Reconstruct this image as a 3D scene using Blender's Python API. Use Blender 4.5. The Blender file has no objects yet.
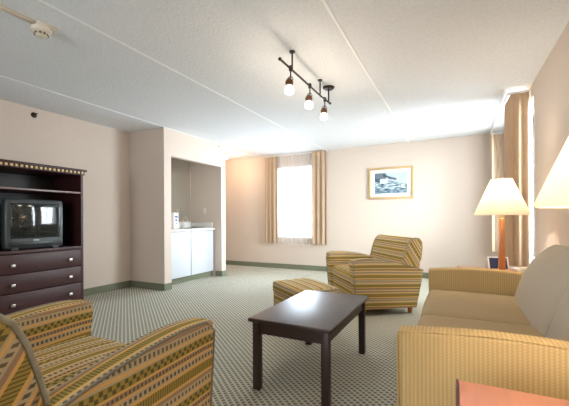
import bpy, bmesh, math, random
from mathutils import Vector, Matrix
random.seed(7)
PI = math.pi
C = bpy.context.scene.collection
scene = bpy.context.scene

# ---------------------------------------------------------------- camera, world, light, exposure
F_PX, YAW, ROLL, CAM_H, CY = 338.4, math.radians(26.718), math.radians(-0.295), 1.062, 218.8
cd = bpy.data.cameras.new('camera'); cam = bpy.data.objects.new('camera', cd); C.objects.link(cam)
cd.sensor_width = 36.0; cd.sensor_fit = 'HORIZONTAL'; cd.lens = F_PX / 569 * 36.0
cd.shift_y = (CY - 203) / 569; cd.clip_start = 0.02
fwd = Vector((-math.sin(YAW), math.cos(YAW), 0)); rt = Vector((math.cos(YAW), math.sin(YAW), 0)); up = Vector((0, 0, 1))
r2 = rt * math.cos(ROLL) + up * math.sin(ROLL); u2 = -rt * math.sin(ROLL) + up * math.cos(ROLL)
m = Matrix.Identity(4)
for i in range(3):
    m[i][0] = r2[i]; m[i][1] = u2[i]; m[i][2] = -fwd[i]
m[2][3] = CAM_H
cam.matrix_world = m
scene.camera = cam
scene.view_settings.view_transform = 'Standard'
scene.view_settings.look = 'None'
scene.view_settings.gamma = 1.0
scene.view_settings.use_curve_mapping = False
scene.view_settings.exposure = 0.66

w = bpy.data.worlds.new('daylight'); scene.world = w; w.use_nodes = True
w.node_tree.nodes['Background'].inputs[0].default_value = (0.86, 0.93, 1.0, 1)
w.node_tree.nodes['Background'].inputs[1].default_value = 1.6

def area(name, loc, rot, sx, sy, power, col, spread=180):
    l = bpy.data.lights.new(name, 'AREA'); l.shape = 'RECTANGLE'; l.size = sx; l.size_y = sy
    l.energy = power; l.color = col; l.spread = math.radians(spread)
    o = bpy.data.objects.new(name, l); C.objects.link(o); o.location = loc; o.rotation_euler = rot
    return o
# daylight through the two windows (the lamps hang just outside the glass), then an added fill
area('daylight_right_window', (1.06, 5.0, 1.48), (0, math.radians(80), 0), 1.65, 1.75, 125, (0.86, 0.93, 1.0), 100)
area('daylight_back_window', (-2.98, 6.84, 1.45), (math.radians(-82), 0, 0), 1.0, 1.6, 66, (0.76, 0.87, 1.0), 130)
area('fill_behind_camera', (-1.5, -2.78, 1.35), (math.radians(118), 0, 0), 2.2, 1.5, 62, (0.92, 0.96, 1.0))  # added fill from behind the camera, brightens the near ceiling and furniture

# ---------------------------------------------------------------- materials
def nodes(name):
    mt = bpy.data.materials.new(name); mt.use_nodes = True
    nt = mt.node_tree
    return mt, nt, nt.nodes['Principled BSDF']
def srgb(r, g, b):
    f = lambda c: (c / 255 / 12.92) if c / 255 <= 0.04045 else ((c / 255 + 0.055) / 1.055) ** 2.4
    return (f(r), f(g), f(b), 1)
def N(nt, t, **k):
    n = nt.nodes.new(t)
    for a, b in k.items(): setattr(n, a, b)
    return n
def MATH(nt, op, a, b=None, c=None):
    n = N(nt, 'ShaderNodeMath', operation=op)
    for i, v in enumerate((a, b, c)):
        if v is None: continue
        if isinstance(v, (int, float)): n.inputs[i].default_value = v
        else: nt.links.new(v, n.inputs[i])
    return n.outputs[0]
def MIX(nt, f, a, b, mode='MIX'):
    n = N(nt, 'ShaderNodeMix', data_type='RGBA', blend_type=mode)
    for s, v in ((n.inputs[0], f), (n.inputs[6], a), (n.inputs[7], b)):
        if isinstance(v, (int, float, tuple)): s.default_value = v
        else: nt.links.new(v, s)
    return n.outputs[2]
def noise(nt, scale, detail=3, coord='Object', vec_scale=None):
    tc = N(nt, 'ShaderNodeTexCoord'); n = N(nt, 'ShaderNodeTexNoise')
    n.inputs['Scale'].default_value = scale; n.inputs['Detail'].default_value = detail
    if vec_scale:
        mp = N(nt, 'ShaderNodeMapping'); mp.inputs['Scale'].default_value = vec_scale
        nt.links.new(tc.outputs[coord], mp.inputs[0]); nt.links.new(mp.outputs[0], n.inputs['Vector'])
    else: nt.links.new(tc.outputs[coord], n.inputs['Vector'])
    return n.outputs[0]
def bump(nt, bs, h, strength, dist=0.01):
    b = N(nt, 'ShaderNodeBump'); b.inputs['Strength'].default_value = strength; b.inputs['Distance'].default_value = dist
    nt.links.new(h, b.inputs['Height']); nt.links.new(b.outputs[0], bs.inputs['Normal'])
def plain(name, col, rough=0.5, metal=0.0, var=0.06, nscale=20, bmp=0.0, vs=None, coat=0.0, spec=0.5):
    mt, nt, bs = nodes(name)
    n = noise(nt, nscale, 3, 'Object', vs)
    dark = tuple(c * (1 - var * 2) for c in col[:3]) + (1,)
    nt.links.new(MIX(nt, n, dark, tuple(min(1, c * (1 + var)) for c in col[:3]) + (1,)), bs.inputs['Base Color'])
    bs.inputs['Roughness'].default_value = rough; bs.inputs['Metallic'].default_value = metal
    bs.inputs['Coat Weight'].default_value = coat; bs.inputs['Coat Roughness'].default_value = 0.15
    bs.inputs['Specular IOR Level'].default_value = spec
    if bmp: bump(nt, bs, n, bmp)
    return mt
M = {}
M['wall'] = plain('wallpaper', srgb(216, 200, 186), 0.75, var=0.035, nscale=60, bmp=0.05, vs=(1, 1, 0.5))
M['wall_white'] = plain('white_painted_wall', srgb(226, 222, 216), 0.7, var=0.02, nscale=50)
M['ceiling'] = plain('stippled_ceiling', srgb(236, 238, 241), 0.9, var=0.08, nscale=55, bmp=0.5)
M['seam'] = plain('ceiling_seam_strip', srgb(253, 253, 253), 0.7, var=0.01)
M['base'] = plain('green_carpet_base', srgb(122, 126, 104), 0.9, var=0.12, nscale=120, bmp=0.1)
M['darkwood'] = plain('espresso_wood', srgb(66, 32, 32), 0.45, var=0.2, nscale=6, vs=(1, 12, 12), coat=0.0)
M['tablewood'] = plain('dark_mahogany_laminate', srgb(54, 30, 28), 0.4, var=0.22, nscale=6, vs=(12, 1, 12), coat=0.0, spec=0.7)
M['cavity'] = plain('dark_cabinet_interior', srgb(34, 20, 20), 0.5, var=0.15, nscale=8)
M['redwood'] = plain('reddish_end_table_wood', srgb(190, 118, 92), 0.35, var=0.15, nscale=5, vs=(10, 1, 10), coat=0.2)
M['lampwood'] = plain('honey_oak_lamp_wood', srgb(204, 128, 66), 0.35, var=0.15, nscale=9, vs=(6, 6, 1), coat=0.3)
M['footwood'] = plain('honey_wood_foot', srgb(190, 110, 50), 0.4, var=0.12, nscale=15)
M['brass'] = plain('brushed_brass', srgb(205, 175, 120), 0.3, 1.0, var=0.05)
M['nickel'] = plain('satin_nickel', srgb(220, 216, 208), 0.28, 1.0, var=0.03)
M['bronze'] = plain('dark_bronze', srgb(60, 48, 42), 0.4, 0.6, var=0.1)
M['copper'] = plain('antique_copper', srgb(120, 85, 60), 0.35, 0.7, var=0.1)
M['white'] = plain('white_laminate', srgb(208, 211, 218), 0.4, var=0.01)
M['counter'] = plain('speckled_white_counter', srgb(224, 222, 216), 0.3, var=0.04, nscale=200)
M['plastic'] = plain('black_tv_plastic', srgb(38, 40, 42), 0.35, var=0.06)
M['bezel'] = plain('charcoal_tv_bezel', srgb(62, 68, 68), 0.3, var=0.04)
M['ivory'] = plain('ivory_plastic', srgb(225, 214, 196), 0.5, var=0.02)
M['paper'] = plain('white_paper', srgb(240, 238, 232), 0.7, var=0.01)
M['navy'] = plain('navy_cover_print', srgb(38, 52, 92), 0.5, var=0.15, nscale=30)
M['blueprint'] = plain('blue_print_ink', srgb(90, 105, 170), 0.5, var=0.1)
M['gilt'] = plain('light_gilt_wood', srgb(205, 172, 122), 0.4, 0.15, var=0.1, nscale=30)
M['mat'] = plain('white_mat_board', srgb(238, 236, 230), 0.8, var=0.01)
M['badge'] = plain('pale_badge_lettering', srgb(215, 218, 222), 0.4, var=0.01)
M['alu'] = plain('white_window_frame', srgb(225, 226, 228), 0.4, var=0.02)
M['daylit_edge'] = plain('pale_grey_daylit_edge', srgb(176, 168, 144), 0.85, var=0.25, nscale=45)  # pale tone paints daylight on the backrest's front edge
M['piping'] = plain('grey_tan_piping', srgb(150, 138, 118), 0.85, var=0.2, nscale=90)

def glassy(name, rough, col):
    mt, nt, bs = nodes(name); nt.nodes.remove(bs)
    out = nt.nodes['Material Output']; tr = N(nt, 'ShaderNodeBsdfTransparent'); gl = N(nt, 'ShaderNodeBsdfGlossy')
    gl.inputs['Roughness'].default_value = rough; tr.inputs[0].default_value = col
    fr = N(nt, 'ShaderNodeFresnel'); fr.inputs[0].default_value = 1.45
    mx = N(nt, 'ShaderNodeMixShader')
    nt.links.new(fr.outputs[0], mx.inputs[0]); nt.links.new(tr.outputs[0], mx.inputs[1]); nt.links.new(gl.outputs[0], mx.inputs[2])
    nt.links.new(mx.outputs[0], out.inputs[0]); return mt
M['glass'] = glassy('window_glass', 0.02, (0.96, 0.98, 0.98, 1))
def sheer_mat():
    mt, nt, bs = nodes('white_sheer_voile'); nt.nodes.remove(bs)
    out = nt.nodes['Material Output']
    tr = N(nt, 'ShaderNodeBsdfTransparent'); tl = N(nt, 'ShaderNodeBsdfTranslucent'); df = N(nt, 'ShaderNodeBsdfDiffuse')
    n = noise(nt, 40, 2, 'Object', (6, 6, 0.3))
    col = MIX(nt, n, (0.86, 0.86, 0.86, 1), (0.97, 0.97, 0.97, 1))
    nt.links.new(col, tl.inputs[0]); nt.links.new(col, df.inputs[0])
    a = N(nt, 'ShaderNodeMixShader'); a.inputs[0].default_value = 0.4
    nt.links.new(tl.outputs[0], a.inputs[1]); nt.links.new(df.outputs[0], a.inputs[2])
    b = N(nt, 'ShaderNodeMixShader'); b.inputs[0].default_value = 0.33
    nt.links.new(tr.outputs[0], b.inputs[1]); nt.links.new(a.outputs[0], b.inputs[2])
    nt.links.new(b.outputs[0], out.inputs[0]); return mt
M['sheer'] = sheer_mat()
def drape_mat():
    mt, nt, bs = nodes('tan_drapery'); out = nt.nodes['Material Output']
    n = noise(nt, 60, 3, 'Object', (3, 3, 0.4))
    col = MIX(nt, n, srgb(186, 158, 130), srgb(202, 176, 148))
    nt.links.new(col, bs.inputs['Base Color']); bs.inputs['Roughness'].default_value = 0.85
    bs.inputs['Specular IOR Level'].default_value = 0.1
    tl = N(nt, 'ShaderNodeBsdfTranslucent'); nt.links.new(col, tl.inputs[0])
    mx = N(nt, 'ShaderNodeMixShader'); mx.inputs[0].default_value = 0.11
    nt.links.new(bs.outputs[0], mx.inputs[1]); nt.links.new(tl.outputs[0], mx.inputs[2]); nt.links.new(mx.outputs[0], out.inputs[0])
    return mt
M['drape'] = drape_mat()
def shade_mat():
    mt, nt, bs = nodes('cream_lampshade_fabric'); out = nt.nodes['Material Output']
    n = noise(nt, 150, 2)
    col = MIX(nt, n, srgb(240, 232, 216), srgb(248, 242, 228))
    tl = N(nt, 'ShaderNodeBsdfTranslucent'); nt.links.new(col, tl.inputs[0]); nt.links.new(col, bs.inputs['Base Color'])
    bs.inputs['Roughness'].default_value = 0.8
    mx = N(nt, 'ShaderNodeMixShader'); mx.inputs[0].default_value = 0.55
    nt.links.new(bs.outputs[0], mx.inputs[1]); nt.links.new(tl.outputs[0], mx.inputs[2]); nt.links.new(mx.outputs[0], out.inputs[0])
    return mt
M['shade'] = shade_mat()
def glow(name, col, strength):
    mt, nt, bs = nodes(name)
    bs.inputs['Base Color'].default_value = (0.9, 0.88, 0.84, 1); bs.inputs['Roughness'].default_value = 0.4
    n = noise(nt, 30, 2)
    nt.links.new(MIX(nt, n, col, tuple(min(1, c * 1.05) for c in col[:3]) + (1,)), bs.inputs['Emission Color'])
    bs.inputs['Emission Strength'].default_value = strength; return mt
M['bulb'] = glow('frosted_glass_lit', (1.0, 0.86, 0.66, 1), 0.9)
M['filament'] = glow('lit_bulb', (1.0, 0.8, 0.55, 1), 6)
M['mirror'] = plain('mirror_silvering', (0.82, 0.84, 0.82, 1), 0.02, 1.0, var=0.005)
M['screen'] = plain('dark_crt_glass', srgb(30, 38, 38), 0.06, var=0.03, coat=0.0, spec=0.6)

def carpet():
    mt, nt, bs = nodes('woven_dash_carpet')
    tc = N(nt, 'ShaderNodeTexCoord'); mp = N(nt, 'ShaderNodeMapping'); mp.inputs['Rotation'].default_value = (0, 0, math.radians(-52))
    nt.links.new(tc.outputs['Object'], mp.inputs[0])
    sx = N(nt, 'ShaderNodeSeparateXYZ'); nt.links.new(mp.outputs[0], sx.inputs[0])
    u = MATH(nt, 'FRACT', MATH(nt, 'DIVIDE', sx.outputs[0], 0.033))
    row = MATH(nt, 'FLOOR', MATH(nt, 'DIVIDE', sx.outputs[0], 0.033))
    v = MATH(nt, 'FRACT', MATH(nt, 'ADD', MATH(nt, 'DIVIDE', sx.outputs[1], 0.029), MATH(nt, 'MULTIPLY', row, 0.5)))
    # dark dashes sit between light lines
    mu = MATH(nt, 'GREATER_THAN', u, 0.34); mv = MATH(nt, 'GREATER_THAN', v, 0.42)
    mid = MATH(nt, 'MULTIPLY', mu, mv)
    col = MIX(nt, mu, srgb(212, 208, 192), srgb(188, 184, 168))
    col = MIX(nt, mid, col, srgb(112, 111, 100))
    n = noise(nt, 220, 2); n2 = noise(nt, 2.0, 3)
    col = MIX(nt, MATH(nt, 'MULTIPLY', n, 0.35), col, srgb(180, 180, 162))
    nt.links.new(col, bs.inputs['Base Color']); bs.inputs['Roughness'].default_value = 0.95
    bs.inputs['Specular IOR Level'].default_value = 0.1
    bump(nt, bs, n, 0.3, 0.004); return mt
M['carpet'] = carpet()

def stripes():
    """woven armchair fabric: UV.y runs across the stripes (metres), UV.x along them"""
    mt, nt, bs = nodes('striped_armchair_fabric')
    tc = N(nt, 'ShaderNodeTexCoord'); s = N(nt, 'ShaderNodeSeparateXYZ'); nt.links.new(tc.outputs['UV'], s.inputs[0])
    P = 0.205
    v = MATH(nt, 'FRACT', MATH(nt, 'DIVIDE', s.outputs[1], P)); u = s.outputs[0]
    olive, beige, gold, dark, grey, rust = srgb(176, 152, 76), srgb(208, 190, 154), srgb(244, 196, 116), srgb(96, 88, 72), srgb(160, 154, 138), srgb(176, 146, 118)
    cr = N(nt, 'ShaderNodeValToRGB'); cr.color_ramp.interpolation = 'CONSTANT'
    seq = [(0.0, gold), (0.05, olive), (0.22, gold), (0.27, beige), (0.40, gold), (0.44, rust), (0.53, gold), (0.57, olive), (0.73, beige), (0.76, gold), (0.80, beige), (0.93, rust)]
    el = cr.color_ramp.elements
    el[0].position = 0; el[0].color = seq[0][1]; el[1].position = seq[1][0]; el[1].color = seq[1][1]
    for p_, c_ in seq[2:]:
        e = el.new(p_); e.color = c_
    nt.links.new(v, cr.inputs[0]); col = cr.outputs[0]
    def band(a, b): return MATH(nt, 'MULTIPLY', MATH(nt, 'GREATER_THAN', v, a), MATH(nt, 'LESS_THAN', v, b))
    def rep(per, duty, off=0): return MATH(nt, 'LESS_THAN', MATH(nt, 'FRACT', MATH(nt, 'ADD', MATH(nt, 'DIVIDE', u, per), off)), duty)
    for a, b, per, duty, c, amt in ((0.05, 0.22, 0.011, 0.4, srgb(112, 98, 48), 1), (0.30, 0.37, 0.020, 0.55, dark, 1), (0.455, 0.515, 0.016, 0.5, dark, 1),
                               (0.58, 0.65, 0.030, 0.45, srgb(96, 86, 46), 1), (0.65, 0.72, 0.030, 0.45, srgb(96, 86, 46), 1), (0.83, 0.90, 0.020, 0.5, srgb(112, 100, 86), 1)):
        off = 0.5 if a == 0.65 else 0
        col = MIX(nt, MATH(nt, 'MULTIPLY', band(a, b), rep(per, duty, off)), col, c)
    n = noise(nt, 400, 2)
    col = MIX(nt, MATH(nt, 'MULTIPLY', n, 0.25), col, srgb(180, 162, 126))
    nt.links.new(col, bs.inputs['Base Color']); bs.inputs['Roughness'].default_value = 0.9; bs.inputs['Specular IOR Level'].default_value = 0.15
    bump(nt, bs, n, 0.2, 0.003); return mt
M['stripe'] = stripes()
def ribbed():
    """sofa fabric: fine ribs along UV.y, one rib every 15 mm of UV.x, each rib a chain of small stitches"""
    mt, nt, bs = nodes('ribbed_sofa_fabric')
    tc = N(nt, 'ShaderNodeTexCoord'); s = N(nt, 'ShaderNodeSeparateXYZ'); nt.links.new(tc.outputs['UV'], s.inputs[0])
    fu = MATH(nt, 'FRACT', MATH(nt, 'DIVIDE', s.outputs[0], 0.0145))
    row = MATH(nt, 'FLOOR', MATH(nt, 'DIVIDE', s.outputs[0], 0.0145))
    fv = MATH(nt, 'FRACT', MATH(nt, 'ADD', MATH(nt, 'DIVIDE', s.outputs[1], 0.011), MATH(nt, 'MULTIPLY', row, 0.37)))
    rib = MATH(nt, 'GREATER_THAN', fu, 0.55)
    st = MATH(nt, 'MULTIPLY', rib, MATH(nt, 'GREATER_THAN', fv, 0.4))
    col = MIX(nt, rib, srgb(190, 160, 108), srgb(198, 168, 116))
    col = MIX(nt, st, col, srgb(210, 181, 128))
    n = noise(nt, 300, 2)
    col = MIX(nt, MATH(nt, 'MULTIPLY', n, 0.3), col, srgb(160, 136, 100))
    nt.links.new(col, bs.inputs['Base Color']); bs.inputs['Roughness'].default_value = 0.9; bs.inputs['Specular IOR Level'].default_value = 0.15
    h = MATH(nt, 'SINE', MATH(nt, 'MULTIPLY', fu, 2 * PI)); bump(nt, bs, h, 0.15, 0.003); return mt
M['rib'] = ribbed()
def plainsofa(name, c1, c2, c3):
    mt, nt, bs = nodes(name)
    tc = N(nt, 'ShaderNodeTexCoord'); s = N(nt, 'ShaderNodeSeparateXYZ'); nt.links.new(tc.outputs['UV'], s.inputs[0])
    fu = MATH(nt, 'FRACT', MATH(nt, 'DIVIDE', s.outputs[0], 0.009))
    rib = MATH(nt, 'GREATER_THAN', fu, 0.5)
    col = MIX(nt, rib, c1, c2)
    n = noise(nt, 160, 3)
    col = MIX(nt, MATH(nt, 'MULTIPLY', n, 0.5), col, c3)
    nt.links.new(col, bs.inputs['Base Color']); bs.inputs['Roughness'].default_value = 0.9; bs.inputs['Specular IOR Level'].default_value = 0.15
    bump(nt, bs, n, 0.15, 0.003); return mt
M['taupe'] = plainsofa('taupe_sofa_cushion_fabric', srgb(172, 150, 116), srgb(188, 166, 130), srgb(164, 142, 110))
M['daylit_greige'] = plainsofa('daylit_greige_sofa_back_fabric', srgb(178, 166, 148), srgb(200, 188, 170), srgb(170, 158, 138))  # sofa fabric with the cool window light tinted into its colour
def print_mat():
    """loose generic blue winter landscape: pale sky, dark trees left, roofs and snowy ground"""
    mt, nt, bs = nodes('blue_landscape_print')
    tc = N(nt, 'ShaderNodeTexCoord'); s = N(nt, 'ShaderNodeSeparateXYZ'); nt.links.new(tc.outputs['UV'], s.inputs[0])
    x, y = s.outputs[0], s.outputs[1]
    n = N(nt, 'ShaderNodeTexNoise'); n.inputs['Scale'].default_value = 5; n.inputs['Detail'].default_value = 5; nt.links.new(tc.outputs['UV'], n.inputs['Vector'])
    mp = N(nt, 'ShaderNodeMapping'); mp.inputs['Scale'].default_value = (4, 11, 1); nt.links.new(tc.outputs['UV'], mp.inputs[0])
    n2 = N(nt, 'ShaderNodeTexNoise'); n2.inputs['Scale'].default_value = 1.6; n2.inputs['Detail'].default_value = 6; nt.links.new(mp.outputs[0], n2.inputs['Vector'])
    cr = N(nt, 'ShaderNodeValToRGB'); e = cr.color_ramp.elements
    e[0].position = 0.38; e[0].color = srgb(58, 78, 96); e[1].position = 0.6; e[1].color = srgb(206, 218, 222)
    k = e.new(0.48); k.color = srgb(112, 138, 152)
    nt.links.new(n2.outputs[0], cr.inputs[0])
    sky = MIX(nt, n.outputs[0], srgb(150, 176, 200), srgb(206, 216, 224))
    hy = MATH(nt, 'ADD', MATH(nt, 'MULTIPLY', MATH(nt, 'SUBTRACT', n.outputs[0], 0.5), 0.35), MATH(nt, 'SUBTRACT', 0.86, MATH(nt, 'MULTIPLY', x, 0.42)))
    col = MIX(nt, MATH(nt, 'LESS_THAN', y, hy), sky, cr.outputs[0])
    dk = MATH(nt, 'MULTIPLY', MATH(nt, 'LESS_THAN', x, 0.36), MATH(nt, 'GREATER_THAN', y, 0.56))
    col = MIX(nt, MATH(nt, 'MULTIPLY', dk, 0.75), col, srgb(46, 60, 76))
    hs = MATH(nt, 'MULTIPLY', MATH(nt, 'MULTIPLY', MATH(nt, 'GREATER_THAN', x, 0.17), MATH(nt, 'LESS_THAN', x, 0.42)), MATH(nt, 'MULTIPLY', MATH(nt, 'GREATER_THAN', y, 0.5), MATH(nt, 'LESS_THAN', y, 0.72)))
    col = MIX(nt, MATH(nt, 'MULTIPLY', hs, 0.8), col, srgb(216, 220, 222))
    rd = MATH(nt, 'ABSOLUTE', MATH(nt, 'SUBTRACT', y, MATH(nt, 'ADD', MATH(nt, 'SUBTRACT', 1.02, MATH(nt, 'MULTIPLY', x, 0.52)), MATH(nt, 'MULTIPLY', MATH(nt, 'SUBTRACT', n.outputs[0], 0.5), 0.12))))
    roof = MATH(nt, 'MULTIPLY', MATH(nt, 'LESS_THAN', rd, 0.055), MATH(nt, 'MULTIPLY', MATH(nt, 'GREATER_THAN', x, 0.26), MATH(nt, 'LESS_THAN', x, 0.68)))
    col = MIX(nt, MATH(nt, 'MULTIPLY', roof, 0.85), col, srgb(52, 62, 78))
    low = MATH(nt, 'LESS_THAN', y, 0.22)
    col = MIX(nt, MATH(nt, 'MULTIPLY', low, 0.5), col, srgb(60, 96, 118))
    nt.links.new(col, bs.inputs['Base Color']); bs.inputs['Roughness'].default_value = 0.25; return mt
M['print'] = print_mat()

# ---------------------------------------------------------------- mesh helpers
def finish(name, bm, mat, parent=None, loc=None, smooth=35, uvf=None, mats=None):
    bm.normal_update()
    if uvf:
        ul = bm.loops.layers.uv.new('UVMap')
        for f in bm.faces:
            for l in f.loops: l[ul].uv = uvf(f.normal, l.vert.co)
    me = bpy.data.meshes.new(name); bm.to_mesh(me); bm.free()
    me.materials.append(mat)
    if smooth:
        me.shade_smooth(); me.set_sharp_from_angle(angle=math.radians(smooth))
    o = bpy.data.objects.new(name, me); C.objects.link(o)
    if parent: o.parent = parent
    if loc: o.location = loc
    return o
def tag(o, label=None, cat=None, group=None, kind=None):
    if label: o['label'] = label
    if cat: o['category'] = cat
    if group: o['group'] = group
    if kind: o['kind'] = kind
    return o
def empty(name, loc, rz, label, cat, group=None):
    o = bpy.data.objects.new(name, None); C.objects.link(o); o.location = loc; o.rotation_euler = (0, 0, rz); o.empty_display_size = 0.1
    return tag(o, label, cat, group)
def copy_tree(o, parent=None):
    c = o.copy(); C.objects.link(c)
    if parent: c.parent = parent
    for ch in list(o.children): copy_tree(ch, c)
    return c
def box(bm, x0, x1, y0, y1, z0, z1, bev=0.0, seg=2):
    t = bmesh.new()
    vs = [t.verts.new((x, y, z)) for x in (x0, x1) for y in (y0, y1) for z in (z0, z1)]
    for f in ((0, 1, 3, 2), (4, 6, 7, 5), (0, 4, 5, 1), (2, 3, 7, 6), (0, 2, 6, 4), (1, 5, 7, 3)): t.faces.new([vs[i] for i in f])
    if bev: bmesh.ops.bevel(t, geom=list(t.edges), offset=bev, segments=seg, profile=0.5, affect='EDGES')
    join(bm, t); return bm
def join(bm, t):
    me = bpy.data.meshes.new('tmp'); t.to_mesh(me); t.free(); bm.from_mesh(me); bpy.data.meshes.remove(me)
def nb(): return bmesh.new()
def lathe(bm, prof, seg=24, cx=0, cy=0, cap=True):
    rings = []
    for r, z in prof:
        rings.append([bm.verts.new((cx + r * math.cos(2 * PI * i / seg), cy + r * math.sin(2 * PI * i / seg), z)) for i in range(seg)])
    for a, b in zip(rings, rings[1:]):
        for i in range(seg): bm.faces.new((a[i], a[(i + 1) % seg], b[(i + 1) % seg], b[i]))
    if cap:
        bm.faces.new(list(reversed(rings[0]))); bm.faces.new(rings[-1])
    return bm
def tube(bm, pts, r, seg=10):
    pts = [Vector(p) for p in pts]; rings = []
    for i, p in enumerate(pts):
        d = (pts[min(i + 1, len(pts) - 1)] - pts[max(i - 1, 0)]).normalized()
        a = d.orthogonal().normalized() if i == 0 else (rings_a - d * rings_a.dot(d)).normalized()
        rings_a = a; b = d.cross(a)
        rings.append([bm.verts.new(p + (a * math.cos(t) + b * math.sin(t)) * r) for t in [2 * PI * k / seg for k in range(seg)]])
    for a, b in zip(rings, rings[1:]):
        for i in range(seg): bm.faces.new((a[i], a[(i + 1) % seg], b[(i + 1) % seg], b[i]))
    bm.faces.new(list(reversed(rings[0]))); bm.faces.new(rings[-1])
    return bm
def prism(pts, a0, a1, axis='x', bev=0.0, seg=3):
    """extrude an outline [(p,q)] along an axis: axis x -> (p,q)=(y,z); axis y -> (x,z); axis z -> (x,y)"""
    t = bmesh.new()
    def mk(a, p, q): return (a, p, q) if axis == 'x' else (p, a, q) if axis == 'y' else (p, q, a)
    A = [t.verts.new(mk(a0, p, q)) for p, q in pts]; B = [t.verts.new(mk(a1, p, q)) for p, q in pts]
    n = len(pts)
    t.faces.new(A); t.faces.new(list(reversed(B)))
    for i in range(n): t.faces.new((A[i], B[i], B[(i + 1) % n], A[(i + 1) % n]))
    bmesh.ops.recalc_face_normals(t, faces=t.faces)
    if bev:
        ed = [e for e in t.edges if len(e.link_faces) == 2 and any(len(f.verts) == n and n > 4 for f in e.link_faces)]
        bmesh.ops.bevel(t, geom=ed if n > 4 else list(t.edges), offset=bev, segments=seg, profile=0.5, affect='EDGES', clamp_overlap=True)
    return t
def soft(sx, sy, sz, r, crown=(0, 0, 0), n=14, warp=None):
    """rounded cushion centred on the origin; crown bulges the faces along each axis"""
    t = bmesh.new(); bmesh.ops.create_cube(t, size=2.0)
    bmesh.ops.subdivide_edges(t, edges=list(t.edges), cuts=n, use_grid_fill=True)
    h = Vector((sx / 2, sy / 2, sz / 2))
    for v in t.verts:
        c = v.co.copy()
        # denser sampling near the borders
        q = Vector([math.copysign(abs(math.sin(k * PI / 2)) if abs(k) < 1 else 1.0, k) for k in c])
        p = Vector([q[i] * h[i] for i in range(3)])
        core = Vector([max(-h[i] + r, min(h[i] - r, p[i])) for i in range(3)])
        d = p - core
        if d.length > 1e-7: p = core + d.normalized() * r
        w_ = [max(0.0, 1 - q[i] * q[i]) for i in range(3)]
        p.x += math.copysign(crown[0] * w_[1] * w_[2], c.x) * (abs(q.x))
        p.y += math.copysign(crown[1] * w_[0] * w_[2], c.y) * (abs(q.y))
        p.z += math.copysign(crown[2] * w_[0] * w_[1], c.z) * (abs(q.z))
        if warp: p = Vector(warp(p))
        v.co = p
    return t
def shift(t, d):
    bmesh.ops.translate(t, verts=t.verts, vec=d); return t

# ---------------------------------------------------------------- setting
H = 2.44; XR = 0.721; XL = -4.607; YB = 6.466; YF = -2.2; NX = -3.869; NY0 = 3.70; NY1 = 5.21
def struct(name, bm, mat, parent=None, smooth=0): 
    o = finish(name, bm, mat, parent, smooth=smooth)
    if not parent: o['kind'] = 'structure'
    return o
T = 0.14
XP = -6.3   # far end of the passage behind the bar alcove
struct('floor', box(nb(), XP - T, XR + T, YF - T, YB + T, -0.1, 0), M['carpet'])
struct('ceiling', box(nb(), XP - T, XR + T, YF - T, YB + T, H, H + 0.1), M['ceiling'])
struct('wall_left', box(nb(), XL - T, XL, YF, NY1, 0, H), M['wall'])
b = nb(); box(b, XP - T, XP, NY1 - T, YB + T, 0, H); box(b, XP, XL - T, NY1 - T, NY1, 0, H)
struct('wall_passage', b, M['wall'])
FW = (-2.65, -0.35, 0.66, 2.24)  # opening made for the added fill light, out of view
b = nb()
box(b, XL - T, FW[0], YF - T, YF, 0, H); box(b, FW[1], XR + T, YF - T, YF, 0, H)
box(b, FW[0], FW[1], YF - T, YF, 0, FW[2]); box(b, FW[0], FW[1], YF - T, YF, FW[3], H)
struct('wall_front', b, M['wall'])
# back wall with its window opening
BW = (-3.42, -2.48, 0.66, 2.16)
b = nb()
box(b, XP, BW[0], YB, YB + T, 0, H); box(b, BW[1], XR + T, YB, YB + T, 0, H)
box(b, BW[0], BW[1], YB, YB + T, 0, BW[2]); box(b, BW[0], BW[1], YB, YB + T, BW[3], H)
struct('wall_back', b, M['wall'])
RW = (4.20, 6.22, 0.56, 2.30)
b = nb()
box(b, XR, XR + T, YF, RW[0], 0, H); box(b, XR, XR + T, RW[1], YB, 0, H)
box(b, XR, XR + T, RW[0], RW[1], 0, RW[2]); box(b, XR, XR + T, RW[0], RW[1], RW[3], H)
struct('wall_right', b, M['wall'])
# bar alcove: two piers, a header and thin returns
b = nb()
OY0, OY1, OZ = 3.84, 5.085, 2.03
box(b, XL, NX, NY0, OY0, 0, H); box(b, XL, NX, OY1, NY1, 0, H); box(b, NX - 0.09, NX, OY0, OY1, OZ, H)
struct('wall_alcove', b, M['wall'])
# windows
def window(name, axis, a0, a1, z0, z1, depth0, out):
    def bx(bm, p0, p1, q0, q1, d0, d1):
        lo, hi = min(d0, d1), max(d0, d1)
        if axis == 'x': box(bm, p0, p1, lo, hi, q0, q1, 0.004)
        else: box(bm, lo, hi, p0, p1, q0, q1, 0.004)
    fr = nb(); t = 0.045
    bx(fr, a0, a0 + t, z0, z1, depth0, depth0 + out); bx(fr, a1 - t, a1, z0, z1, depth0, depth0 + out)
    bx(fr, a0 + t, a1 - t, z0, z0 + t, depth0, depth0 + out); bx(fr, a0 + t, a1 - t, z1 - t, z1, depth0, depth0 + out)
    mid = (a0 + a1) / 2
    bx(fr, mid - 0.018, mid + 0.018, z0 + t, z1 - t, depth0, depth0 + out)
    f = struct(name, fr, M['alu'])
    g = nb()
    e = depth0 + out * 0.5
    if axis == 'x': box(g, a0 + t, a1 - t, e - 0.003, e + 0.003, z0 + t, z1 - t)
    else: box(g, e - 0.003, e + 0.003, a0 + t, a1 - t, z0 + t, z1 - t)
    finish('pane', g, M['glass'], f, smooth=0)
    s = nb()
    return f
window('window_1', 'x', BW[0], BW[1], BW[2], BW[3], YB + 0.06, 0.05)
window('window_2', 'y', RW[0], RW[1], RW[2], RW[3], XR + 0.06, 0.05)
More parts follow.
